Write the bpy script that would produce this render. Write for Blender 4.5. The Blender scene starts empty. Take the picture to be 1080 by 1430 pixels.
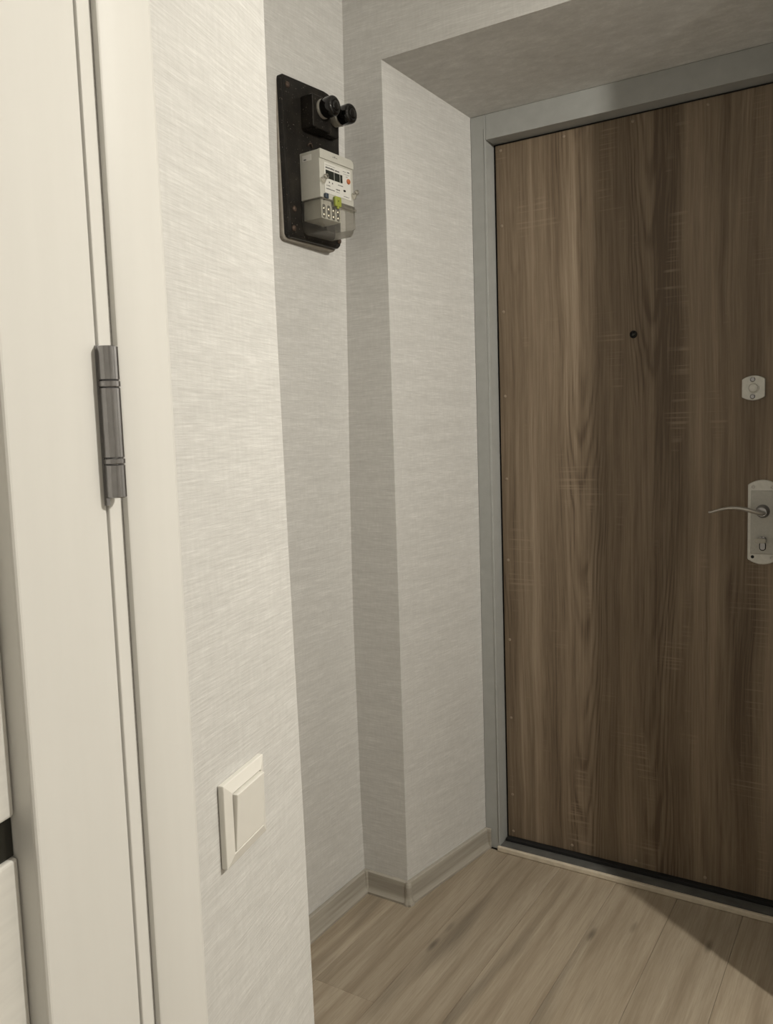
import bpy, bmesh, math, random
from mathutils import Vector, Matrix
from math import sin, cos, pi, atan2, radians
random.seed(4)
SC = bpy.context.scene
COL = SC.collection

# ------------------------------------------------------------------ camera
F_PX, PITCH, ROLL, YAW, CAM_H = 1163.16, 0.0974, -0.0332, 0.559, 1.2404
cy, sy, cp, sp = cos(YAW), sin(YAW), cos(PITCH), sin(PITCH)
fw = Vector((-sy*cp, cy*cp, -sp)); rt = Vector((cy, sy, 0)); up = rt.cross(fw)
r2 = rt*cos(ROLL) + up*sin(ROLL); u2 = -rt*sin(ROLL) + up*cos(ROLL)
cd = bpy.data.cameras.new('camera'); cam = bpy.data.objects.new('camera', cd); COL.objects.link(cam)
M = Matrix((r2, u2, -fw)).transposed().to_4x4(); M.translation = (0, 0, CAM_H)
cam.matrix_world = M
cd.sensor_fit = 'VERTICAL'; cd.sensor_height = 36; cd.sensor_width = 27
cd.lens = F_PX/1430*36; cd.clip_start = 0.02
SC.camera = cam

# ------------------------------------------------------------------ world, exposure
w = bpy.data.worlds.new('world'); SC.world = w; w.use_nodes = True
w.node_tree.nodes['Background'].inputs[0].default_value = (0.02, 0.02, 0.02, 1)
w.node_tree.nodes['Background'].inputs[1].default_value = 0.2
SC.view_settings.view_transform = 'Standard'; SC.view_settings.look = 'None'
SC.view_settings.gamma = 1; SC.view_settings.use_curve_mapping = False
SC.view_settings.exposure = 0.07
LAMP_S, LAMP_Z, LAMP_W, LAMP_SIDE_W = 0.85, 2.14, 62.0, 38.0
LAMP_AIM, LAMP_CONE = (-.5, 1.72, .25), 152
LAMP_COL = (1.0, 0.955, 0.855)
CEIL = 2.55

# ------------------------------------------------------------------ material helpers
class Mat:
    def __init__(s, name, rough=0.5, metal=0.0, spec=0.5, col=(.5, .5, .5)):
        s.m = bpy.data.materials.new(name); s.m.use_nodes = True
        s.nt = s.m.node_tree; s.b = s.nt.nodes['Principled BSDF']
        s.b.inputs['Roughness'].default_value = rough; s.b.inputs['Metallic'].default_value = metal
        s.b.inputs['Specular IOR Level'].default_value = spec
        s.b.inputs['Base Color'].default_value = (*col, 1)
        s.tc = None
    def n(s, t, **k):
        nd = s.nt.nodes.new(t)
        for a, v in k.items(): setattr(nd, a, v)
        return nd
    def l(s, a, b): s.nt.links.new(a, b)
    def coord(s, scale=(1, 1, 1), rnd=False, loc=(0, 0, 0)):
        if s.tc is None: s.tc = s.n('ShaderNodeTexCoord')
        v = s.tc.outputs['Object']
        if rnd:
            oi = s.n('ShaderNodeObjectInfo')
            m1 = s.n('ShaderNodeMath', operation='MULTIPLY'); m1.inputs[1].default_value = 37.0; s.l(oi.outputs['Random'], m1.inputs[0])
            cx = s.n('ShaderNodeCombineXYZ'); s.l(m1.outputs[0], cx.inputs[0]); s.l(m1.outputs[0], cx.inputs[1])
            ad = s.n('ShaderNodeVectorMath', operation='ADD'); s.l(v, ad.inputs[0]); s.l(cx.outputs[0], ad.inputs[1]); v = ad.outputs[0]
        mp = s.n('ShaderNodeMapping'); mp.inputs['Scale'].default_value = scale; mp.inputs['Location'].default_value = loc
        s.l(v, mp.inputs['Vector']); return mp.outputs[0]
    def noise(s, vec, scale=1, detail=3, rough=.55, dist=0):
        nd = s.n('ShaderNodeTexNoise'); nd.inputs['Scale'].default_value = scale; nd.inputs['Detail'].default_value = detail
        nd.inputs['Roughness'].default_value = rough; nd.inputs['Distortion'].default_value = dist
        s.l(vec, nd.inputs['Vector']); return nd.outputs['Fac']
    def ramp(s, fac, stops):
        r = s.n('ShaderNodeValToRGB'); e = r.color_ramp.elements
        while len(e) < len(stops): e.new(.5)
        for q, (p, c) in zip(e, stops):
            q.position = p; q.color = (*c, 1) if len(c) == 3 else c
        s.l(fac, r.inputs[0]); return r.outputs[0]
    def math(s, op, a, b=None, c=None):
        nd = s.n('ShaderNodeMath', operation=op)
        for i, x in enumerate((a, b, c)):
            if x is None: continue
            if isinstance(x, (int, float)): nd.inputs[i].default_value = x
            else: s.l(x, nd.inputs[i])
        return nd.outputs[0]
    def mix(s, fac, a, b, mode='MIX'):
        nd = s.n('ShaderNodeMix', data_type='RGBA', blend_type=mode)
        for sock, x in ((nd.inputs[0], fac), (nd.inputs[6], a), (nd.inputs[7], b)):
            if isinstance(x, (int, float)): sock.default_value = x
            elif isinstance(x, tuple): sock.default_value = (*x, 1)
            else: s.l(x, sock)
        return nd.outputs[2]
    def color(s, c): s.l(c, s.b.inputs['Base Color'])
    def bump(s, h, strength=.2, dist=.001):
        b = s.n('ShaderNodeBump'); b.inputs['Strength'].default_value = strength; b.inputs['Distance'].default_value = dist
        s.l(h, b.inputs['Height']); s.l(b.outputs[0], s.b.inputs['Normal'])

def g(v): return (v, v, v)
MT = {}
def wallpaper():
    m = Mat('wallpaper', .55, spec=.4)
    a = m.noise(m.coord((24, 24, 460)), 1, 4, .65)        # fine horizontal threads
    b = m.noise(m.coord((170, 170, 45), loc=(3, 1, 2)), 1, 2, .5)   # faint upright slubs
    c = m.noise(m.coord((5, 5, 60)), 1, 3, .6)
    h = m.math('ADD', m.math('MULTIPLY', a, .62), m.math('ADD', m.math('MULTIPLY', b, .17), m.math('MULTIPLY', c, .25)))
    m.color(m.ramp(h, [(.36, (.515, .505, .487)), (.55, (.605, .596, .576)), (.72, (.73, .72, .70))]))
    m.bump(h, .5, .0012); return m.m
def plaster():
    m = Mat('ceiling_paint', .85, spec=.2)
    a = m.noise(m.coord((40, 40, 40)), 1, 4)
    m.color(m.ramp(a, [(.3, (.80, .79, .765)), (.7, (.84, .83, .805))])); m.bump(a, .1, .001); return m.m
def oak_floor(name, k=1.0):
    m = Mat(name, .42, spec=.4)
    v = m.coord((30, 1.3, 30), True)
    a = m.noise(v, 1, 5, .62, .35)
    f = m.noise(m.coord((300, 9, 300), True), 1, 4, .7)
    bl = m.noise(m.coord((9, 1.3, 9), True), 1, 2, .5, .4)
    col = m.ramp(a, [(.28, (.215*k, .17*k, .122*k)), (.46, (.30*k, .248*k, .184*k)), (.60, (.345*k, .29*k, .22*k)), (.78, (.42*k, .36*k, .282*k))])
    col = m.mix(m.ramp(f, [(.42, g(0)), (.66, g(.45))]), col, (.20*k, .16*k, .115*k))
    dk = m.ramp(bl, [(.26, g(.62)), (.42, g(1))]); col = m.mix(1.0, col, dk, 'MULTIPLY')
    vo = m.n('ShaderNodeTexVoronoi'); vo.inputs['Scale'].default_value = 1
    m.l(m.coord((9, 2.6, 9), True), vo.inputs['Vector'])
    kn = m.ramp(vo.outputs['Distance'], [(.02, g(.45)), (.10, g(1))]); col = m.mix(1.0, col, kn, 'MULTIPLY')
    oi = m.n('ShaderNodeObjectInfo'); t = m.math('ADD', m.math('MULTIPLY', oi.outputs['Random'], .22), .89)
    hs = m.n('ShaderNodeHueSaturation'); m.l(col, hs.inputs['Color']); m.l(t, hs.inputs['Value'])
    m.color(hs.outputs[0]); m.bump(f, .08, .0004)
    m.l(m.math('ADD', m.math('MULTIPLY', f, .25), .33), m.b.inputs['Roughness']); return m.m
def base_wood():
    m = Mat('skirting_laminate', .45, spec=.4)
    a = m.noise(m.coord((4, 4, 140)), 1, 4, .6, .5); b = m.noise(m.coord((2, 2, 45)), 1, 3, .5, 1.)
    col = m.mix(.5, m.ramp(a, [(.3, (.30, .275, .235)), (.7, (.44, .41, .355))]), m.ramp(b, [(.35, (.27, .245, .205)), (.62, (.44, .41, .36))]))
    m.color(col); return m.m
def door_oak():
    m = Mat('brown_oak_laminate', .5, spec=.35)
    wv = m.noise(m.coord((5, 5, 1.1)), 1, 3, .5)                     # slow waver of the fibres
    sep = m.n('ShaderNodeSeparateXYZ'); m.l(m.coord(), sep.inputs[0])
    x = m.math('ADD', sep.outputs[0], m.math('MULTIPLY', m.math('SUBTRACT', wv, .5), .045))
    def vec(fx, fz, ox=0):
        c = m.n('ShaderNodeCombineXYZ'); m.l(m.math('MULTIPLY_ADD', x, fx, ox), c.inputs[0]); m.l(m.math('MULTIPLY', sep.outputs[2], fz), c.inputs[2]); return c.outputs[0]
    bands = m.noise(vec(16, .35), 1, 3, .6)
    mid = m.noise(vec(70, .9, 5), 1, 4, .6)
    fine = m.noise(vec(190, 4.5, 9), 1, 4, .7)
    blot = m.noise(vec(7, 1.6, 3), 1, 3, .55); blot2 = m.noise(vec(6, 1.1, 21), 1, 2, .5)
    # staves: straight-edged boards across the sheet
    st = m.n('ShaderNodeTexWhiteNoise', noise_dimensions='1D'); m.l(m.math('FLOOR', m.math('MULTIPLY', sep.outputs[0], 9.3)), st.inputs['W'])
    # cathedral figure: nested parabolas inside broad staves
    xs = m.math('SUBTRACT', m.math('FRACT', m.math('MULTIPLY_ADD', x, 5.4, .22)), .5)
    warp = m.noise(vec(9, 2.2, 13), 1, 3, .55)
    p = m.math('ADD', m.math('MULTIPLY', sep.outputs[2], 5.5), m.math('ADD', m.math('MULTIPLY', m.math('MULTIPLY', xs, xs), -42.0), m.math('MULTIPLY', warp, 3.4)))
    arcs = m.math('POWER', m.math('MULTIPLY_ADD', m.math('SINE', m.math('MULTIPLY', p, 6.283)), .5, .5), 2.0)
    fade = m.ramp(m.math('ABSOLUTE', xs), [(.22, g(1)), (.42, g(0))])
    arcs = m.math('MULTIPLY', m.math('MULTIPLY', arcs, fade), m.ramp(blot2, [(.44, g(0)), (.58, g(1))]))
    h = m.math('ADD', m.math('MULTIPLY', bands, .40), m.math('ADD', m.math('MULTIPLY', m.math('SUBTRACT', mid, .5), m.ramp(blot, [(.35, g(.06)), (.65, g(.34))])), m.math('SUBTRACT', m.math('MULTIPLY', fine, .34), m.math('MULTIPLY', arcs, .085))))
    h = m.math('ADD', h, m.math('ADD', .125, m.math('MULTIPLY', m.math('SUBTRACT', blot, .5), .16)))
    h = m.math('ADD', h, m.math('MULTIPLY', m.math('SUBTRACT', st.outputs['Value'], .5), .055))
    col = m.ramp(h, [(.38, (.090, .062, .040)), (.475, (.172, .127, .085)), (.55, (.228, .173, .120)), (.66, (.32, .252, .182))])
    # pale saw marks running across the grain in patches
    sm = m.noise(m.coord((3, 3, 150)), 1, 2, .5)
    pt = m.noise(m.coord((11, 11, 4.2), loc=(1, 2, 3)), 1, 2, .5)
    k = m.math('MULTIPLY', m.ramp(sm, [(.54, g(0)), (.62, g(1))]), m.ramp(pt, [(.56, g(0)), (.66, g(.45))]))
    col = m.mix(k, col, (.30, .23, .165))
    m.color(col); m.bump(h, .12, .0006)
    m.l(m.math('ADD', m.math('MULTIPLY', fine, .25), .38), m.b.inputs['Roughness']); return m.m
def white_laminate():
    m = Mat('white_laminate', .48, spec=.4)
    a = m.noise(m.coord((60, 60, 5)), 1, 3)
    m.color(m.ramp(a, [(.3, (.675, .662, .63)), (.7, (.69, .677, .645))])); m.bump(a, .04, .0005); return m.m
def panel_white():
    m = Mat('white_woodgrain_panel', .5, spec=.4)
    a = m.noise(m.coord((8, 8, 160)), 1, 3)
    m.color(m.ramp(a, [(.3, (.63, .615, .58)), (.7, (.68, .665, .626))])); m.bump(a, .15, .0008); return m.m
def grey_paint():
    m = Mat('grey_steel_paint', .42, spec=.45)
    a = m.noise(m.coord((30, 30, 30)), 1, 4); b = m.noise(m.coord((300, 300, 12)), 1, 2)
    m.color(m.ramp(a, [(.3, (.345, .350, .338)), (.7, (.385, .391, .379))])); m.bump(b, .06, .0005); return m.m
def simple(name, col, rough=.5, metal=0., spec=.5, var=.06, sc=60, bump=.05):
    m = Mat(name, rough, metal, spec, col)
    a = m.noise(m.coord((sc, sc, sc)), 1, 3)
    m.color(m.ramp(a, [(.3, tuple(c*(1-var) for c in col)), (.7, tuple(min(1, c*(1+var)) for c in col))]))
    if bump: m.bump(a, bump, .0005)
    return m.m
def bakelite():
    m = Mat('black_bakelite', .2, spec=.18)
    a = m.noise(m.coord((260, 260, 260)), 1, 2); b = m.noise(m.coord((22, 22, 22)), 1, 4)
    c = m.ramp(a, [(.68, (.010, .009, .008)), (.76, (.16, .145, .12))])
    d = m.ramp(b, [(.45, (.005, .0045, .004)), (.8, (.020, .017, .013))])
    m.color(m.mix(1., c, d, 'ADD')); m.bump(b, .2, .001)
    m.l(m.math('ADD', m.math('MULTIPLY', b, .2), .08), m.b.inputs['Roughness']); return m.m
def clear_plastic():
    m = Mat('clear_plastic', .12)
    nt = m.nt; out = nt.nodes['Material Output']
    tr = m.n('ShaderNodeBsdfTransparent'); tr.inputs[0].default_value = (.90, .89, .86, 1)
    m.b.inputs['Base Color'].default_value = (.55, .53, .48, 1); m.b.inputs['Roughness'].default_value = .2
    mx = m.n('ShaderNodeMixShader'); fr = m.n('ShaderNodeFresnel'); fr.inputs[0].default_value = 1.5
    m.l(m.math('MULTIPLY_ADD', fr.outputs[0], .8, .07), mx.inputs[0])
    m.l(tr.outputs[0], mx.inputs[1]); m.l(m.b.outputs[0], mx.inputs[2]); m.l(mx.outputs[0], out.inputs[0]); return m.m
MT['wall'] = wallpaper(); MT['ceil'] = plaster(); MT['floor'] = oak_floor('grey_oak_laminate', 1.12); MT['base'] = base_wood()
MT['oak'] = door_oak(); MT['white'] = white_laminate(); MT['panel'] = panel_white(); MT['grey'] = grey_paint()
MT['black'] = bakelite(); MT['clear'] = clear_plastic()
MT['rubber'] = simple('black_rubber', (.006, .006, .006), .7)
MT['slab'] = simple('dark_underlay', (.06, .05, .04), .9)
MT['cap'] = simple('brown_screw_cap', (.28, .22, .16), .35)
MT['steel'] = simple('brushed_steel', (.50, .48, .45), .34, .75, sc=120)
MT['gunmetal'] = simple('satin_grey_metal', (.31, .305, .31), .2, .95, sc=120)
MT['nickel'] = simple('satin_nickel', (.57, .56, .52), .36, .35, sc=120)
MT['nickel_dark'] = simple('shaded_nickel', (.42, .41, .375), .42, .35, sc=200)  # darker copy of the nickel, so the plate rim looks brightly lit
MT['hole'] = simple('dark_hole', (.004, .004, .004), .9)
MT['glassdark'] = simple('dark_glass', (.016, .015, .011), .25)
MT['plastic'] = simple('white_plastic', (.72, .70, .65), .35, var=.01)
MT['meter'] = simple('pale_grey_plastic', (.50, .49, .44), .45, var=.03)
MT['label'] = simple('white_label', (.66, .65, .61), .5, var=.02)
MT['print'] = simple('grey_print', (.09, .09, .09), .6)
MT['lcd'] = simple('dark_display', (.020, .023, .018), .25)
MT['orange'] = simple('orange_plastic', (.46, .13, .04), .4)
MT['green'] = simple('lime_plastic', (.30, .335, .06), .4)
MT['blue'] = simple('blue_plastic', (.04, .055, .075), .4)
MT['ceramic'] = simple('white_ceramic', (.42, .40, .35), .35)
MT['gloss'] = simple('glossy_black', (.006, .0055, .005), .05, bump=0)
MT['rust'] = simple('rusty_screw', (.075, .05, .036), .6, .4, var=.4, sc=300)
MT['brass'] = simple('bright_screw', (.62, .58, .48), .3, .9)
MT['rimgrey'] = simple('grey_rim', (.27, .245, .21), .9, var=.15, sc=60, bump=.3)
MT['trimwood'] = simple('pale_trim', (.60, .53, .425), .5, var=.1, sc=40)
MT['sill'] = simple('dark_grey_paint', (.10, .10, .094), .5, var=.25, sc=25)
MT['lampwhite'] = simple('lamp_enamel', (.75, .74, .7), .4)

# ------------------------------------------------------------------ geometry helpers
def obj(name, bm, mat, parent=None, smooth=False, bev=0, seg=2, autos=None):
    bmesh.ops.recalc_face_normals(bm, faces=bm.faces[:])
    me = bpy.data.meshes.new(name); bm.to_mesh(me); bm.free()
    o = bpy.data.objects.new(name, me); COL.objects.link(o)
    if mat: me.materials.append(MT[mat])
    if parent: o.parent = parent
    if smooth: me.polygons.foreach_set('use_smooth', [True]*len(me.polygons))
    if bev:
        md = o.modifiers.new('bevel', 'BEVEL'); md.width = bev; md.segments = seg; md.limit_method = 'ANGLE'; md.angle_limit = radians(40)
        md.harden_normals = False
    if autos:
        me.polygons.foreach_set('use_smooth', [True]*len(me.polygons))
        me.set_sharp_from_angle(angle=radians(autos))
    return o
def tag(o, label=None, cat=None, group=None, kind=None):
    for k, v in (('label', label), ('category', cat), ('group', group), ('kind', kind)):
        if v: o[k] = v
    return o
def empty(name, label=None, cat=None, loc=(0, 0, 0), rz=0, kind=None, group=None):
    o = bpy.data.objects.new(name, None); COL.objects.link(o); o.location = loc; o.rotation_euler = (0, 0, rz)
    o.empty_display_size = .05
    return tag(o, label, cat, group, kind)
def box(bm, x0, x1, y0, y1, z0, z1):
    vs = [bm.verts.new(p) for p in ((x0,y0,z0),(x1,y0,z0),(x1,y1,z0),(x0,y1,z0),(x0,y0,z1),(x1,y0,z1),(x1,y1,z1),(x0,y1,z1))]
    for f in ((0,3,2,1),(4,5,6,7),(0,1,5,4),(1,2,6,5),(2,3,7,6),(3,0,4,7)): bm.faces.new([vs[i] for i in f])
    return bm
def B(*a):
    bm = bmesh.new(); return box(bm, *a)
def prism(bm, pts, h0, h1, axis='z'):
    """extrude 2-D outline pts; axis names the extrusion direction"""
    def P(a, b, h): return {'z': (a, b, h), 'y': (a, h, b), 'x': (h, a, b)}[axis]
    lo = [bm.verts.new(P(a, b, h0)) for a, b in pts]; hi = [bm.verts.new(P(a, b, h1)) for a, b in pts]
    n = len(pts); bm.faces.new(lo[::-1]); bm.faces.new(hi)
    for i in range(n): bm.faces.new((lo[i], lo[(i+1) % n], hi[(i+1) % n], hi[i]))
    return bm
def lathe(bm, prof, n=24, axis='z', c=(0, 0, 0)):
    """prof: list of (r, h)"""
    rings = []
    for r, h in prof:
        ring = []
        for i in range(n):
            a = 2*pi*i/n; p = (r*cos(a), r*sin(a), h)
            if axis == 'y': p = (p[0], p[2], p[1])
            if axis == 'x': p = (p[2], p[0], p[1])
            ring.append(bm.verts.new((p[0]+c[0], p[1]+c[1], p[2]+c[2])))
        rings.append(ring)
    for a, b in zip(rings, rings[1:]):
        for i in range(n): bm.faces.new((a[i], a[(i+1) % n], b[(i+1) % n], b[i]))
    bm.faces.new(rings[0][::-1]); bm.faces.new(rings[-1]); return bm
def tube(bm, pts, rad, n=12, flat=1.0):
    pts = [Vector(p) for p in pts]; rings = []
    for i, p in enumerate(pts):
        d = (pts[min(i+1, len(pts)-1)]-pts[max(i-1, 0)]).normalized()
        a = d.cross(Vector((0, 0, 1)))
        if a.length < .05: a = d.cross(Vector((1, 0, 0)))
        a.normalize(); b = a.cross(d); r = rad[i] if isinstance(rad, (list, tuple)) else rad
        rings.append([bm.verts.new(p + a*(r*cos(2*pi*k/n)) + b*(r*flat*sin(2*pi*k/n))) for k in range(n)])
    for a, b in zip(rings, rings[1:]):
        for i in range(n): bm.faces.new((a[i], a[(i+1) % n], b[(i+1) % n], b[i]))
    bm.faces.new(rings[0][::-1]); bm.faces.new(rings[-1]); return bm
def rrect(x0, x1, y0, y1, r, n=5, rs=None):
    rs = rs or (r, r, r, r); pts = []   # corners: BL, BR, TR, TL
    for (cx, cy_, a0), q in zip(((x0, y0, pi), (x1, y0, 1.5*pi), (x1, y1, 0), (x0, y1, .5*pi)), rs):
        ox = cx + (q if cx == x0 else -q); oy = cy_ + (q if cy_ == y0 else -q)
        for i in range(n+1):
            a = a0 + .5*pi*i/n; pts.append((ox+q*cos(a), oy+q*sin(a)))
    return pts

# ------------------------------------------------------------------ key dimensions
YF, YD, YL = 1.7835, 2.1509, 2.2005        # far wall face, steel frame face, door leaf face
XA, XB = -1.0884, -0.1210                  # reveal corners at the far wall face
XC = (XA+XB)/2
XD0 = -1.034; XD1 = 2*XC - XD0             # reveal ends at the frame
ZT1, ZT2 = 2.1243, 2.0835
XFI0 = -0.9895; XFI1 = 2*XC - XFI0         # frame inner edges
ZFI = 2.0165
XR = 1.8                                  # right wall
YN = -0.66     # near wall, unseen, set close behind the camera for bounce light
XR_Z = [(0, -1.222), (.055, -1.2234), (.244, -1.2280), (.756, -1.2304), (1.06, -1.2261), (1.356, -1.2186), (1.643, -1.2130), (2.07, -1.199), (2.29, -1.1947), (2.65, -1.190)]
LWX, LWY, LANG = -0.5782, 0.7187, -0.2375  # end corner of left wall and its direction
DX, DY = sin(LANG), cos(LANG); LROT = atan2(DY, DX)

# ------------------------------------------------------------------ floor with planks
bm = B(-2.4, XR, YN, YF+.6, -.06, -.004)
floor = obj('floor', bm, 'slab'); tag(floor, 'grey brown oak laminate floor of long planks', 'floor', kind='structure')
PW, PL = .1595, 1.2835
def plank_mesh(L):
    bm = B(.0003, PW-.0003, .0003, L-.0003, -.006, 0)
    bmesh.ops.bevel(bm, geom=[e for e in bm.edges if all(v.co.z > -.001 for v in e.verts)], offset=.0004, segments=1, affect='EDGES')
    me = bpy.data.meshes.new('plank'); bm.to_mesh(me); bm.free(); me.materials.append(MT['floor']); return me
cache = {}
y_end = 2.145
offs = {-3: 1.4118}
for i in range(-10, 16):
    x = -.6385 + i*PW
    if x+PW > XR or x < -2.4: continue
    joint = offs.get(i, random.uniform(.90, 1.28))
    ys = [joint]
    while ys[0] > YN: ys.insert(0, ys[0]-PL)
    while ys[-1] < y_end: ys.append(ys[-1]+PL)
    for a, b in zip(ys, ys[1:]):
        a2, b2 = max(a, YN), min(b, y_end if XD0-.05 < x+PW/2 < XD1+.05 or XA-.05 < x+PW/2 < XB+.05 else YF+.02)
        if b2-a2 < .05: continue
        k = round(b2-a2, 3)
        if k not in cache: cache[k] = plank_mesh(k)
        o = bpy.data.objects.new('plank', cache[k]); COL.objects.link(o); o.location = (x, a2, 0); o.parent = floor

# ------------------------------------------------------------------ walls and ceiling
tag(obj('ceiling', B(-2.4, XR+.1, YN-.1, YF+.6, CEIL, CEIL+.1), 'ceil'), 'pale painted hallway ceiling', 'ceiling', kind='structure')
# far wall with splayed reveal
bm = bmesh.new()
zs = CEIL
fv = [bm.verts.new(p) for p in ((-2.0, YF, 0), (-2.0, YF, zs), (XR, YF, zs), (XR, YF, 0), (XA, YF, 0), (XA, YF, ZT1), (XB, YF, ZT1), (XB, YF, 0))]
bv = [bm.verts.new(p) for p in ((-2.0, YD+.14, 0), (-2.0, YD+.14, zs), (XR, YD+.14, zs), (XR, YD+.14, 0), (XD0, YD, 0), (XD0, YD, ZT2), (XD1, YD, ZT2), (XD1, YD, 0))]
tv = [bm.verts.new(p) for p in ((XD0, YD+.14, 0), (XD0, YD+.14, ZT2), (XD1, YD+.14, ZT2), (XD1, YD+.14, 0))]
for s in ((0, 4, 5, 1), (1, 5, 6, 2), (2, 6, 7, 3)): bm.faces.new([fv[i] for i in s])
bm.faces.new((bv[0], bv[1], tv[1], tv[0])); bm.faces.new((bv[1], bv[2], tv[2], tv[1])); bm.faces.new((bv[2], bv[3], tv[3], tv[2]))
for a, b in ((4, 5), (5, 6), (6, 7)):
    bm.faces.new((fv[a], fv[b], bv[b], bv[a])); bm.faces.new((bv[a], bv[b], tv[b-4], tv[a-4]))
for a, b in ((0, 1), (1, 2), (2, 3)): bm.faces.new((fv[a], fv[b], bv[b], bv[a]))
for L in ((fv[0], fv[4], bv[4], tv[0], bv[0]), (fv[3], fv[7], bv[7], tv[3], bv[3])): bm.faces.new(L)
tag(obj('wall_far', bm, 'wall'), 'woven white wallpapered wall with splayed reveal around the entrance door', 'wall', kind='structure')
# alcove wall (slightly out of plumb, as in the hall)
bm = bmesh.new(); A = []; Bk = []
for z, x in XR_Z:
    z = min(z, CEIL)
    A.append([bm.verts.new((x, y, z)) for y in (.55, YF)]); Bk.append([bm.verts.new((-1.40, y, z)) for y in (.55, YF)])
for i in range(len(A)-1):
    bm.faces.new((A[i][0], A[i][1], A[i+1][1], A[i+1][0])); bm.faces.new((Bk[i][1], Bk[i][0], Bk[i+1][0], Bk[i+1][1]))
    bm.faces.new((A[i][0], A[i+1][0], Bk[i+1][0], Bk[i][0])); bm.faces.new((A[i][1], Bk[i][1], Bk[i+1][1], A[i+1][1]))
bm.faces.new((A[0][0], Bk[0][0], Bk[0][1], A[0][1])); bm.faces.new((A[-1][0], A[-1][1], Bk[-1][1], Bk[-1][0]))
tag(obj('wall_alcove', bm, 'wall'), 'recessed wallpapered wall behind the electricity meter', 'wall', kind='structure')
tag(obj('wall_right', B(XR, XR+.1, YN, YF+.5, 0, CEIL), 'ceil'), 'unseen pale wall at the right end of the hall, whitened for bounce light', 'wall', kind='structure')  # unseen wall, made white instead of papered to bounce more light
tag(obj('wall_near', B(-.45, XR, YN-.1, YN, 0, CEIL), 'ceil'), 'unseen pale wall behind the viewer, set close to bounce light', 'wall', kind='structure')  # unseen wall, whitened and moved close to bounce light onto the door

# left wall in its own frame: local x along the wall, local y INTO the wall, z up
def lemp(o):
    o.location = (LWX, LWY, 0); o.rotation_euler = (0, 0, LROT); return o
CE = [(0, .016), (.542, .0106), (.8188, .0053), (1.0869, -.0021), (1.3974, -.0076), (1.6892, -.0036), (CEIL, -.002)]
JT0, JT1 = -.2965, -1.136                  # door opening in the left wall
bm = bmesh.new()
front = [[bm.verts.new((t, 0, z)), bm.verts.new((JT0, 0, z))] for z, t in CE]
back = [[bm.verts.new((t-.02, .10, z)), bm.verts.new((JT0, .10, z))] for z, t in CE]
for i in range(len(CE)-1):
    f, f2, b, b2 = front[i], front[i+1], back[i], back[i+1]
    for q in ((f[0], f2[0], f2[1], f[1]), (b[0], b[1], b2[1], b2[0]), (f[0], b[0], b2[0], f2[0]), (f[1], f2[1], b2[1], b[1])): bm.faces.new(q)
bm.faces.new((front[0][0], front[0][1], back[0][1], back[0][0])); bm.faces.new((front[-1][0], back[-1][0], back[-1][1], front[-1][1]))
box(bm, -1.46, JT1, 0, .10, 0, CEIL); box(bm, JT1, JT0, 0, .10, 2.035, CEIL)
tag(lemp(obj('wall_left', bm, 'wall')), 'near left wall in woven white wallpaper holding the light switch', 'wall', kind='structure')
bm = B(-.9, .02, 0, .1, 0, CEIL)
o = obj('wall_return', bm, 'wall'); o.location = (LWX-.03, LWY-.06, 0); o.rotation_euler = (0, 0, pi+.09)
o.location = (-.605, .735, 0); o.rotation_euler = (0, 0, 0)
o.data.transform(Matrix.Translation((0, -.12, 0)))
tag(o, 'short return wall closing the meter alcove behind the left wall corner', 'wall', kind='structure')

# ------------------------------------------------------------------ skirting boards
PROF = [(0, 0), (.0185, 0), (.0188, .006), (.0150, .011), (.0125, .020), (.0115, .040), (.0105, .050), (.0100, .0575), (.007, .0590), (0, .0590)]
def skirting(name, p, q, label, m0=0, m1=0, kind='structure', caps=()):
    """profile swept from p to q; the room lies to the right of p->q; m0, m1 = mitre slopes"""
    p, q = Vector((*p, 0)), Vector((*q, 0)); d = (q-p).normalized(); n = Vector((d.y, -d.x, 0))
    bm = bmesh.new()
    a = [bm.verts.new(p + n*o + d*(m0*o) + Vector((0, 0, z))) for o, z in PROF]
    b = [bm.verts.new(q + n*o + d*(m1*o) + Vector((0, 0, z))) for o, z in PROF]
    k = len(PROF)
    for i in range(k): bm.faces.new((a[i], a[(i+1) % k], b[(i+1) % k], b[i]))
    bm.faces.new(a[::-1]); bm.faces.new(b)
    o = obj(name, bm, 'base', autos=25); tag(o, label, 'skirting board', kind=kind)
    return o
def corner_strip(parent, x, y, r, h=.0605, name='corner_piece'):
    bm = bmesh.new(); lathe(bm, [(r*1.5, 0), (r*1.5, .006), (r*1.1, .011), (r*.9, .03), (r*.8, .055), (r*.55, h)], 16, c=(x, y, 0))
    return obj(name, bm, 'base', parent, autos=40)
XW0 = -1.2222
s1 = skirting('baseboard_alcove', (XW0, .74), (XW0, YF), 'grey oak skirting along the alcove wall below the meter', 0, -1)
s2 = skirting('baseboard_far', (XW0, YF), (XA, YF), 'short grey oak skirting piece facing the viewer between the two corners', 1, 1)
rv = Vector((XD0-XA, YD-YF)); rn = rv.normalized()
s3 = skirting('baseboard_reveal', (XA, YF), (XD0-.0, YD-.001), 'grey oak skirting on the left door reveal', -1, 0)
corner_strip(s2, XW0+.0105, YF-.0105, .0075); corner_strip(s3, XA+.006, YF-.006, .0105)
bm = bmesh.new()
prism(bm, [(XD0-.001, YD-.010), (XD0+.019, YD-.010), (XD0+.019, YD-.0012), (XD0-.001, YD-.0012)], 0, .0598)
obj('end_cap', bm, 'base', s3, bev=.0015)
skirting('baseboard_reveal', (XD1, YD-.001), (XB, YF), 'grey oak skirting on the right door reveal', 0, 1)
skirting('baseboard_far', (XB, YF), (XR, YF), 'long grey oak skirting right of the entrance door', -1, 0)
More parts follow.
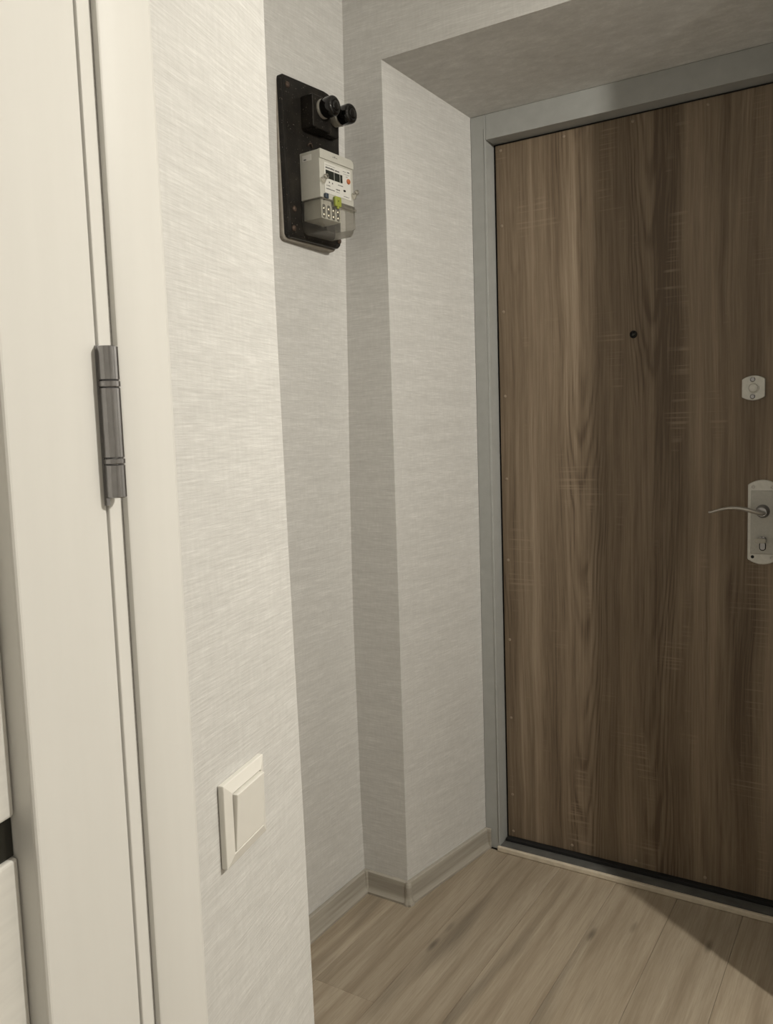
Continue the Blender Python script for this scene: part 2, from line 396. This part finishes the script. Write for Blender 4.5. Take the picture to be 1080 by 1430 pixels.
skirting('baseboard_right', (XR, YF), (XR, YN), 'grey oak skirting along the right end wall')

# ------------------------------------------------------------------ steel door frame, sill, threshold
fr = empty('trim_1', 'grey painted steel frame around the brown entrance door', 'door frame', (XC, YD, 0), kind='structure')
def fobj(name, bm, mat, **k):
    bm.transform(Matrix.Translation((-XC, -YD, 0))); return obj(name, bm, mat, fr, **k)
G = .0005
def jamb(sx):
    m = lambda x: XC + sx*(x-XC)
    a, b = m(XD0+G), m(XFI0)
    pts = [(a, YD), (b, YD), (b, YL+.008), (m(XFI0-.012), YL+.008), (m(XFI0-.012), YD+.10), (a, YD+.10)]
    bm = bmesh.new(); prism(bm, pts, 0, ZT2-G-.0002); return bm
fobj('jamb', jamb(1), 'grey', bev=.0014); fobj('jamb', jamb(-1), 'grey', bev=.0014)
pts = [(YD+.0004, ZT2-G), (YD+.0004, ZFI), (YL+.008, ZFI), (YL+.008, ZFI+.012), (YD+.10, ZFI+.012), (YD+.10, ZT2-G)]
bm = bmesh.new(); prism(bm, pts, XFI0+.0004, XFI1-.0004, 'x'); fobj('header', bm, 'grey', bev=.0014)
# faint weld ridge down each jamb
for sx in (1, -1):
    x = XC+sx*(XFI0+.0015-.006-XC)
    bm = bmesh.new(); lathe(bm, [(.0009, .02), (.0009, ZFI+.03)], 6, c=(x, YD-.0001, 0)); fobj('weld_ridge', bm, 'grey', smooth=True)
bm = B(XFI0+.001, XFI1-.001, YD-.0028, YL+.06, .0005, .0125); fobj('sill', bm, 'sill', bev=.001)
th = obj('trim_2', prism(bmesh.new(), [(XD0+.042, 2.1365), (XD1-.042, 2.1290), (XD1-.042, 2.1400), (XD0+.042, 2.1475)], .0003, .0150), 'trimwood', bev=.0025)
tag(th, 'thin pale threshold strip along the foot of the entrance door', 'threshold', kind='structure')

# ------------------------------------------------------------------ entrance door
LX0 = XFI0+.0065; LX1 = 2*XC-LX0; LZ0, LZ1 = .0225, ZFI-.005
dr = empty('door_1', 'brown oak laminate entrance door with steel handle, peephole and lock cover', 'door', (LX0, YL, 0), kind='structure')
def dobj(name, bm, mat, parent=None, label=None, **k):
    bm.transform(Matrix.Translation((-LX0, -YL, 0))); o = obj(name, bm, mat, parent or dr, **k)
    if label: o['label'] = label
    return o
dobj('leaf', B(LX0, LX1, YL, YL+.006, LZ0, LZ1), 'oak', bev=.001)
dobj('core', B(LX0-.001, LX1+.001, YL+.0062, YL+.055, LZ0-.004, LZ1+.001), 'rubber', label='black steel door core')
# rubber seal behind the gap
bm = bmesh.new()
box(bm, XFI0-.011, LX0-.0015, YL+.0085, YL+.02, .013, LZ1+.02); box(bm, LX1+.0015, XFI1+.011, YL+.0085, YL+.02, .013, LZ1+.02)
box(bm, LX0-.0015, LX1+.0015, YL+.0085, YL+.02, LZ1+.0015, ZFI+.011); box(bm, XFI0+.001, XFI1-.001, YL+.004, YL+.02, .0127, LZ0-.005)
dobj('rubber_seal', bm, 'rubber', label='black rubber seal in the gap around the leaf')
bm = B(LX0-.002, LX1+.002, YL-.0170, YL+.003, .0128, LZ0-.0008); dobj('draught_strip', bm, 'rubber', label='black draught strip under the leaf', bev=.001)
cap_me = None
capz = [1.795-.2345*i for i in range(8)]
caps = [(LX0+.0155, z) for z in capz] + [(LX1-.0155, z) for z in capz]
caps += [(LX0+.0155+(LX1-LX0-.031)*i/4, .040) for i in range(5)] + [(LX0+.0155+(LX1-LX0-.031)*i/4, 1.997) for i in range(5)]
for x, z in caps:
    if cap_me is None:
        bm = bmesh.new(); lathe(bm, [(.0042, 0), (.0042, -.0006), (.0030, -.0014)], 14, 'y'); o = obj('screw_cap', bm, 'cap', dr, autos=40); cap_me = o.data
    else:
        o = bpy.data.objects.new('screw_cap', cap_me); COL.objects.link(o); o.parent = dr
    o.location = (x-LX0, 0, z)
# peephole
bm = bmesh.new(); lathe(bm, [(.0098, 0), (.0098, -.0012), (.0088, -.0018), (.0070, -.0018), (.0060, -.0006)], 24, 'y', (-.6051, YL, 1.4667))
ph = dobj('peephole', bm, 'hole', label='round black peephole', autos=40)
bm = bmesh.new(); lathe(bm, [(.0050, 0), (.0045, -.0012), (.0025, -.0020), (.0008, -.0022)], 16, 'y', (-.6051, YL, 1.4667)); dobj('lens', bm, 'glassdark', ph, smooth=True)
# lock cover
def arched(cx, hw, z0, z1, arch, n=10, rc=.004):
    pts = []
    for i in range(n+1):
        t = -1+2*i/n; pts.append((cx+hw*t, z0+arch*t*t))
    for i in range(n+1):
        t = 1-2*i/n; pts.append((cx+hw*t, z1-arch*t*t))
    return pts
ex, ez = -.3160, 1.3135
bm = bmesh.new(); prism(bm, arched(ex, .0262, ez-.0300, ez+.0300, .0085), YL-.0055, YL, 'y')
es = dobj('lock_cover', bm, 'nickel', label='small arched metal cover over the upper lock', bev=.0022, seg=3)
bm = bmesh.new(); lathe(bm, [(.0132, -.0052), (.0128, -.0074), (.0112, -.0078), (.0104, -.0064), (.0096, -.0060), (.0090, -.0074), (.0080, -.0078)], 28, 'y', (ex, YL, ez)); dobj('keyhole_disc', bm, 'nickel', es, autos=30)
for s in (1, -1):
    bm = bmesh.new(); lathe(bm, [(.0062, -.0052), (.0062, -.0064), (.0050, -.0070), (.0042, -.0058)], 18, 'y', (ex-.002, YL, ez+s*.0205)); dobj('screw', bm, 'gunmetal', es, autos=50)
# handle plate
px, pz0, pz1, hw = -.2930, .8830, 1.0915, .0335
bm = bmesh.new(); prism(bm, arched(px, hw, pz0, pz1, .0120, 14), YL-.0060, YL, 'y')
hp = dobj('handle_plate', bm, 'nickel', label='long satin metal handle plate with arched ends', bev=.0028, seg=3)
bm = bmesh.new()
prism(bm, [(px-.0265, pz0+.026), (px+.0265, pz0+.026), (px+.0265, pz1-.026), (px-.0265, pz1-.026)], YL-.0085, YL-.004, 'y'); dobj('raised_panel', bm, 'nickel_dark', hp, bev=.0022, seg=3)
for sx, z, dark in ((-1, pz1-.0175, 0), (1, pz1-.0175, 0), (-1, pz0+.0185, 1), (1, pz0+.0185, 0)):
    bm = bmesh.new(); lathe(bm, [(.0042, -.0055), (.0042, -.0068), (.0032, -.0076), (.0015, -.0066)] if not dark else [(.0040, -.0055), (.0040, -.0063)], 16, 'y', (px+sx*.0215, YL, z))
    dobj('screw_hole' if dark else 'screw', bm, 'hole' if dark else 'steel', hp, autos=50)
lz = 1.0150
bm = bmesh.new(); lathe(bm, [(.0165, -.0080), (.0160, -.0110), (.0125, -.0140), (.0110, -.0300)], 22, 'y', (px+.001, YL, lz)); dobj('neck', bm, 'gunmetal', hp, autos=45)
pts = []; rad = []
for i in range(17):
    t = i/16
    pts.append((px+.001-.118*t, YL-.034-.013*sin(min(1, t*3)*pi/2)+.006*max(0, t-.5), lz-.003+.0145*sin(pi*min(1, t*1.05)*.93)-.002*t)); rad.append(.0095-.0050*t)
bm = bmesh.new(); tube(bm, [(px+.003, YL-.024, lz-.002)]+pts, [.0095]+rad, 12, .62); dobj('lever', bm, 'steel', hp, smooth=True, label='slim curved metal lever')
tz = .945
bm = bmesh.new(); lathe(bm, [(.0085, -.008), (.0085, -.012), (.0055, -.014), (.0055, -.022)], 20, 'y', (px+.002, YL, tz)); sh = dobj('turn_shaft', bm, 'gunmetal', hp, autos=45)
bm = bmesh.new(); prism(bm, rrect(px-.0140, px+.0125, tz-.0056, tz+.0056, .0054), YL-.034, YL-.021, 'y'); dobj('thumb_turn', bm, 'ceramic', hp, bev=.002, label='pale thumb turn knob')
bm = bmesh.new(); prism(bm, rrect(px-.0062, px+.0092, tz-.0272, tz-.005, .0072), YL-.0090, YL-.008, 'y'); dobj('cylinder_slot', bm, 'hole', hp)
bm = bmesh.new(); prism(bm, rrect(px-.0045, px+.0075, tz-.0255, tz-.006, .0055), YL-.0098, YL-.008, 'y'); cyl = dobj('lock_cylinder', bm, 'gunmetal', hp, bev=.0008)

# ------------------------------------------------------------------ interior door on the left: casing, jamb, leaf, hinge
cs = lemp(empty('trim_3', 'white casing around the near left interior door', 'door casing', kind='structure'))
def cobj(name, bm, mat, parent, label=None, **k):
    o = obj(name, bm, mat, parent, **k)
    if label: o['label'] = label
    return o
CW = .0705; CT0 = JT0+.0012                      # casing left edge
def casing_prof(t0, t1): return [(t0, .001), (t0, -.0075), (t0+.0015, -.0092), (t0+.012, -.0100), (t1-.012, -.0100), (t1-.002, -.0085), (t1, -.0060), (t1, -.0004), (t0+.004, -.0004)]
bm = bmesh.new(); prism(bm, [(CT0+.0005, -.0004), (CT0+.0005, -.0048), (CT0+.0022, -.0060), (CT0+.05, -.0066), (CT0+CW-.006, -.0064), (CT0+CW-.001, -.0056), (CT0+CW, -.0040), (CT0+CW, -.0004)], 0, 2.035+.066)
cobj('casing_upright', bm, 'white', cs, autos=50)
t1 = JT1-.0017
bm = bmesh.new(); prism(bm, [(t1, -.0004), (t1, -.0048), (t1-.002, -.0060), (t1-.05, -.0066), (t1-CW+.003, -.0060), (t1-CW, -.0040), (t1-CW, -.0004)], 0, 2.035+.066); cobj('casing_upright', bm, 'white', cs, autos=50)
cobj('casing_head', B(t1+.0005, CT0, -.0066, -.0004, 2.037, 2.035+.066), 'white', cs, bev=.002)
cobj('door_jamb', B(JT0-.0153, JT0-.0003, -.0008, .0985, 0, 2.034), 'white', cs, bev=.0012)
cobj('door_jamb', B(JT1+.0003, JT1+.0153, -.0008, .0985, 0, 2.034), 'white', cs, bev=.0012)
cobj('jamb_head', B(JT1+.0156, JT0-.0156, -.0008, .0985, 2.018, 2.034), 'white', cs, bev=.0012)
cobj('door_stop', B(JT0-.030, JT0-.0155, .042, .0985, 0, 2.017), 'white', cs)
lf = lemp(empty('door_2', 'white interior door at the left edge with dark glass inlay strips', 'door', kind='structure'))
E0, E1 = JT0-.0172, JT1+.0172; SW = .0965; DZ0, DZ1 = .008, 2.015
S_IN = -.4103; S_OUT = E1+SW
cobj('stile', B(S_IN, E0, -.0008, .0395, DZ0, DZ1), 'white', lf, bev=.003, seg=3)
cobj('stile', B(E1, S_OUT, -.0008, .0395, DZ0, DZ1), 'white', lf, bev=.003, seg=3)
strip_z = [.1545, .5675, .9805, 1.3935, 1.8065]; HS = .0138
edges = [DZ0] + [z for c in strip_z for z in (c-HS, c+HS)] + [DZ1]
for a, b in zip(edges[::2], edges[1::2]):
    cobj('door_panel', B(S_OUT+.0005, S_IN-.0008, .0145, .0325, a+.0003, b-.0003), 'panel', lf, bev=.0025, seg=3)
for c in strip_z:
    cobj('glass_strip', B(S_OUT+.0005, S_IN-.0008, .0185, .0285, c-HS, c+HS), 'glassdark', lf, label='dark glass inlay strip')
# hinge
ht, ho, hz0, hz1, hr = -.3120, -.0070, 1.1975, 1.3085, .0078
hg = lf
hinge = cobj('hinge', B(ht-.0050, ht-.0010, -.0030, .0025, hz0-.0055, hz1+.0005), 'gunmetal', lf, label='satin grey barrel hinge')
H = hz1-hz0
for a, b, rr, nm in ((0, .223, hr, 'knuckle'), (.226, .268, hr*1.03, 'ring'), (.271, .735, hr, 'knuckle'), (.738, .776, hr*1.03, 'ring'), (.779, 1., hr, 'knuckle')):
    z1, z0 = hz1-a*H, hz1-b*H
    bm = bmesh.new(); lathe(bm, [(rr-.0006, z0), (rr, z0+.0006), (rr, z1-.0006), (rr-.0006, z1)], 24, c=(ht+.0012, ho, 0)); cobj(nm, bm, 'gunmetal', hinge, autos=35)
# upper and lower hinges of the same leaf
for dz in (.52, -.98):
    h2 = hinge.copy(); COL.objects.link(h2); h2.location = (0, 0, dz)
    for c in list(hinge.children):
        c2 = c.copy(); COL.objects.link(c2); c2.parent = h2

# ------------------------------------------------------------------ light switch
sw = lemp(empty('light_switch', 'square white light switch on the near wallpapered wall below the hinge', 'light switch'))
sw.location = Vector((LWX, LWY, 0)) + Matrix.Rotation(LROT, 3, 'Z') @ Vector((-.1390, 0, .8765))
A_ = .0408
def ring(bm, r, y): return [bm.verts.new(p) for p in ((-r, y, -r), (r, y, -r), (r, y, r), (-r, y, r))]
bm = bmesh.new(); L = [ring(bm, A_, -.0002), ring(bm, A_, -.0062), ring(bm, .0290, -.0096), ring(bm, .0288, -.0070)]
bm.faces.new(L[0]); bm.faces.new(L[-1][::-1])
for a, b in zip(L, L[1:]):
    for i in range(4): bm.faces.new((a[i], a[(i+1) % 4], b[(i+1) % 4], b[i]))
cobj('frame', bm, 'plastic', sw, bev=.0011, seg=3)
bm = bmesh.new(); c = .0281
lo = ring(bm, c, -.0072); hi = [bm.verts.new((v.co.x, -.0100 - .0040*(v.co.z+c)/(2*c), v.co.z)) for v in lo]
bm.faces.new(lo); bm.faces.new(hi[::-1])
for i in range(4): bm.faces.new((lo[i], lo[(i+1) % 4], hi[(i+1) % 4], hi[i]))
cobj('rocker', bm, 'plastic', sw, bev=.0010, label='tilted rocker plate')

# ------------------------------------------------------------------ meter board, fuses, electricity meter (local: u along wall, v out, z up)
TH = .06
MBASE = Vector((-1.188, 1.515, 1.69)); MROT = atan2(cos(TH), sin(TH))      # local x = u
def V(v): return -v                                                       # v out of the wall = -local y
def mount(name, label, cat): return empty(name, label, cat, MBASE, MROT)
mb = mount('mounting_board', 'black bakelite mounting board with rounded corners on the alcove wall', 'mounting board')
def outline(d=0.0, dx=0, dz=0):
    pts = [(.0185, -.0085), (.012, -.006), (.0085, -.001)]
    pts += [(.006, .17), (.0045, .332), (.006, .339), (.012, .3425)]
    pts += [(.155, .3475), (.170, .3460), (.185, .3405), (.197, .330), (.2055, .316), (.209, .300)]
    pts += [(.2055, .234), (.1995, .010), (.1965, -.0005), (.188, -.008), (.178, -.0095)]
    cx, cz = .105, .168
    return [((x-cx)*(1+d/.1)+cx+dx, (z-cz)*(1+d/.17)+cz+dz) for x, z in pts]
def mobj(name, bm, mat, parent, label=None, **k):
    o = obj(name, bm, mat, parent, **k)
    if label: o['label'] = label
    return o
bm = bmesh.new(); prism(bm, outline(), -0.000, .021, 'y'); mobj('board', bm, 'black', mb, bev=.003, seg=3)
bm = bmesh.new(); prism(bm, outline(-.006), -.0010, .0005, 'y'); mobj('raised_face', bm, 'black', mb, bev=.0006)
bm = bmesh.new(); prism(bm, outline(.002, -.002, -.0035), .0125, .034, 'y'); mobj('backing_rim', bm, 'rimgrey', mb, 'grey rim between the board and the wall', bev=.005, seg=3)  # grey rim a little larger than the board, shifted left and down
for u, z in ((.024, .322), (.026, .012), (.190, .010), (.030, .055), (.19, .32)):
    bm = bmesh.new(); lathe(bm, [(.0068, -.0008), (.0068, -.0022), (.0050, -.0040), (.0012, -.0046)], 16, 'y', (u, 0, z)); mobj('screw', bm, 'rust', mb, autos=50)
bm = bmesh.new(); tube(bm, [(.092+.007*cos(a), -.002-.003*sin(a), .205+.007*sin(a)) for a in [pi*i/8 for i in range(9)]], .0016, 8); mobj('cable_clip', bm, 'rust', mb, smooth=True)

fb = mount('fuse_block', 'black fuse block with two round screw fuses above the meter', 'fuse holder')
bm = bmesh.new(); prism(bm, rrect(.0665, .131, .237, .3095, .004), -.0365, -.0012, 'y'); mobj('module', bm, 'black', fb, bev=.002)
bm = bmesh.new(); prism(bm, rrect(.1315, .178, .240, .3085, .004), -.022, -.0012, 'y'); mobj('module', bm, 'black', fb, bev=.002)
for u, v0 in ((.1015, .0365), (.1630, .0365)):
    z = .2825
    bm = bmesh.new(); lathe(bm, [(.0200, -.0225), (.0215, -(v0+.0005)), (.0215, -(v0+.0050)), (.0200, -(v0+.0060))], 28, 'y', (u, 0, z))
    rg = mobj('socket_ring', bm, 'ceramic', fb, 'white ceramic socket ring', autos=40)
    bm = bmesh.new(); e = v0+.0385
    lathe(bm, [(.0195, -(v0+.0065)), (.0218, -(v0+.010)), (.0222, -(v0+.030)), (.0214, -(v0+.0345)), (.0196, -(v0+.0368)), (.0160, -(v0+.0382)), (.0118, -e), (.0112, -(e-.0012)), (.0106, -(e+.0006)), (.0080, -(e+.0018)), (.0030, -(e+.0023))], 32, 'y', (u, 0, z))
    fs = mobj('screw_fuse', bm, 'gloss', rg, autos=40)

em = mount('electric_meter', 'pale grey electricity meter with digital display and clear terminal cover', 'electricity meter')
mu0, mu1, mv, mz0, mz1 = .0550, .1770, .0590, .0040, .1815
msp = .0765
bm = bmesh.new(); prism(bm, rrect(mu0, mu1, msp, mz1-.0005, .0015, rs=(.0015, .0015, .010, .003)), -mv, -.0012, 'y'); body = mobj('body', bm, 'meter', em, bev=.0018, seg=3)
bm = bmesh.new(); prism(bm, rrect(mu0-.0004, mu1+.0004, .1612, mz1, .003, rs=(.001, .001, .011, .003)), -mv-.0026, -mv+.004, 'y'); mobj('top_cap', bm, 'meter', em, bev=.0022, seg=3)
bm = bmesh.new(); prism(bm, rrect(.0700, .1665, .0885, .1560, .0012), -mv-.0010, -mv+.001, 'y'); lab = mobj('face_label', bm, 'label', em, 'white printed face label')
f = -mv-.0010
bm = bmesh.new(); prism(bm, rrect(.0745, .1345, .1212, .1392, .0006), f-.0008, f+.0005, 'y'); dsp = mobj('display', bm, 'lcd', lab, 'dark digital display window')
bm = bmesh.new(); box(bm, .1035, .1043, f-.0012, f-.0002, .1212, .1392); mobj('display_divider', bm, 'label', lab)
bm = B(.1245, .1254, f-.0012, f-.0002, .1212, .1392); mobj('display_divider', bm, 'label', lab)
bm = bmesh.new(); lathe(bm, [(.0060, f+.0005), (.0060, f-.0018), (.0048, f-.0032), (.002, f-.0036)], 20, 'y', (.1568, 0, .1300)); mobj('button', bm, 'orange', lab, 'round orange button', autos=50)
bm = bmesh.new(); prism(bm, rrect(.1375, .1450, .1040, .1080, .0018), f-.0012, f+.0005, 'y'); mobj('optical_port', bm, 'hole', lab, 'small black oval port')
# tiny illegible print: rows of unequal strokes
bm = bmesh.new()
def row(u0, u1, z, h, lo=.001, hi=.0026, gap=.0007):
    u = u0
    while u < u1:
        wd = random.uniform(lo, hi); box(bm, u, min(u+wd, u1), f-.0004, f+.0003, z, z+h*random.uniform(.7, 1)); u += wd+gap*random.uniform(.6, 1.8)
row(.0745, .108, .1500, .0008); row(.0745, .106, .1432, .0036, .0016, .003); row(.109, .124, .1430, .0034, .0016, .003)
row(.138, .150, .1490, .0010); row(.154, .162, .1490, .0032, .002, .004); row(.141, .161, .1438, .0007); row(.149, .156, .1385, .0018)
row(.085, .089, .1120, .0042, .0012, .0014); row(.096, .100, .1118, .0040, .0012, .0014); row(.118, .136, .1140, .0018)
row(.0760, .090, .1050, .0016); row(.0745, .105, .0975, .0022); row(.110, .124, .1020, .0026); row(.110, .124, .0975, .0010); row(.138, .158, .0930, .0012)
mobj('printed_text', bm, 'print', lab)['kind'] = 'stuff'
bm = bmesh.new(); f2 = -mv-.0022
for a, b, h in ((.100, .104, .002), (.106, .1095, .004), (.1115, .117, .0014)): box(bm, a, b, f2-.0004, f2+.0005, .1708, .1708+h)
mobj('maker_mark', bm, 'print', em)
bm = B(mu0-.0004, mu0+.0004, -.036, -.010, .1605, .1735); mobj('side_sticker', bm, 'label', em)
bm = bmesh.new(); box(bm, mu0-.0006, mu0+.0003, -.021, -.014, .1625, .1650); mobj('sticker_print', bm, 'print', em)
# terminal block seen through the clear cover
bm = bmesh.new(); prism(bm, rrect(.0625, .1330, .0330, msp-.001, .001), -.0535, -.0012, 'y'); tb = mobj('terminal_block', bm, 'meter', em, bev=.001)
for i in range(4):
    u = .0700+.0170*i
    bm = bmesh.new(); prism(bm, rrect(u-.0035, u+.0060, .0350, .0640, .003), -.0540, -.0533, 'y'); mobj('terminal_slot', bm, 'sill', tb)
    for z in (.0410, .0550):
        bm = bmesh.new(); lathe(bm, [(.0040, -.0538), (.0040, -.0552), (.0028, -.0562)], 12, 'y', (u+.0012, 0, z)); mobj('terminal_screw', bm, 'brass', tb, autos=45)
# clear cover: hollow shell with rounded lower corners
bm = bmesh.new(); prism(bm, rrect(mu0, mu1-.001, mz0, msp-.0006, .012, 6, rs=(.014, .022, .001, .001)), -.0625, -.0015, 'y')
bmesh.ops.bevel(bm, geom=[e for e in bm.edges if all(v.co.y < -.06 for v in e.verts)], offset=.006, segments=3, affect='EDGES')
bmesh.ops.delete(bm, geom=[fc for fc in bm.faces if all(v.co.y > -.002 for v in fc.verts)], context='FACES')
cv = mobj('terminal_cover', bm, 'clear', em, 'clear plastic terminal cover with rounded lower corners', autos=50)
bm = bmesh.new(); box(bm, mu0+.055, mu1+.003, -.0645, -.050, .0640, .0710); mobj('cover_latch', bm, 'clear', cv, bev=.0015)
# seals
def seal(u, z, v, s, mat, lab_):
    bm = bmesh.new(); prism(bm, rrect(u-s, u+s, z-s, z+s, s*.35), -v-.007, -v, 'y'); a = mobj('seal', bm, mat, em, lab_, bev=.0015, seg=2); return a
sl = seal(.1085, .0745, .0605, .0112, 'green', 'bright lime green seal')
bm = bmesh.new(); prism(bm, rrect(.1055, .1120, .0590, .0665, .0015), -.0665, -.0625, 'y'); mobj('seal_tongue', bm, 'green', sl, bev=.001)
bm = bmesh.new(); lathe(bm, [(.0014, -.0670), (.0014, -.0680)], 10, 'y', (.1080, 0, .0755)); mobj('seal_hole', bm, 'hole', sl)
seal(.0705, .0805, .0592, .0056, 'blue', 'dark blue seal at the left')
for u, z, lb in ((.0630, .1165, 'clear seal at the left of the display'), (.1755, .1040, 'clear seal at the right edge')):
    bm = bmesh.new(); prism(bm, [(u-.009, z-.006), (u+.001, z-.0115), (u+.006, z-.003), (u+.009, z+.002), (u+.002, z+.006), (u-.009, z+.001)], -mv-.007, -mv-.0025, 'y'); sl = mobj('seal', bm, 'clear', em, lb, bev=.0012)
    bm = bmesh.new(); lathe(bm, [(.0058, -mv-.002), (.0058, -mv-.008), (.0040, -mv-.0095)], 16, 'y', (u+.0085, 0, z+.0065)); mobj('seal_head', bm, 'clear', sl, autos=45)
    bm = bmesh.new(); tube(bm, [(u-.005, -mv-.0005, z-.004), (u-.002, -mv-.003, z+.001), (u+.004, -mv-.003, z+.003), (u+.008, -mv-.0005, z+.008)], .0006, 6); mobj('seal_wire', bm, 'gunmetal', sl)

# ------------------------------------------------------------------ ceiling spot lamp (out of frame, lights the hall)
LXp, LYp = XB+LAMP_S, YF-.686*LAMP_S
cl = empty('ceiling_light', 'white ceiling spot lamp turned towards the entrance door recess', 'ceiling lamp', (LXp, LYp, CEIL))
bm = bmesh.new(); lathe(bm, [(.045, -.0005), (.045, -.015), (.02, -.03), (.008, -.034)], 28); obj('ceiling_rose', bm, 'lampwhite', cl, autos=40)
DZ = LAMP_Z-CEIL
bm = bmesh.new(); lathe(bm, [(.006, -.033), (.006, DZ+.045)], 12); obj('stem', bm, 'lampwhite', cl)
aim = (Vector(LAMP_AIM)-Vector((LXp, LYp, LAMP_Z))).normalized()
rot = aim.to_track_quat('-Z', 'Y').to_matrix().to_4x4()
bm = bmesh.new(); lathe(bm, [(.012, .075), (.026, .070), (.031, .055), (.034, .012), (.031, .012), (.028, .050), (.010, .060)], 32)
bm.transform(Matrix.Translation((0, 0, DZ)) @ rot); obj('lamp_head', bm, 'lampwhite', cl, autos=40)
em_ = Mat('bulb_glow'); em_.b.inputs['Emission Color'].default_value = (*LAMP_COL, 1); em_.b.inputs['Emission Strength'].default_value = 30; MT['bulb'] = em_.m
bm = bmesh.new(); lathe(bm, [(.004, .058), (.018, .045), (.024, .033), (.022, .024), (.010, .019)], 24)
bm.transform(Matrix.Translation((0, 0, DZ)) @ rot); obj('bulb', bm, 'bulb', cl, smooth=True)
ld = bpy.data.lights.new('bulb_light', 'SPOT'); ld.energy = LAMP_W; ld.color = LAMP_COL; ld.shadow_soft_size = .03
ld.spot_size = radians(LAMP_CONE); ld.spot_blend = 1.0
lo_ = bpy.data.objects.new('bulb_light', ld); COL.objects.link(lo_); lo_.matrix_world = Matrix.Translation((LXp, LYp, LAMP_Z)) @ rot
ps = bpy.data.lights.new('bulb_side_light', 'POINT'); ps.energy = LAMP_SIDE_W; ps.color = LAMP_COL; ps.shadow_soft_size = .03
po = bpy.data.objects.new('bulb_side_light', ps); COL.objects.link(po); po.location = lo_.matrix_world.translation
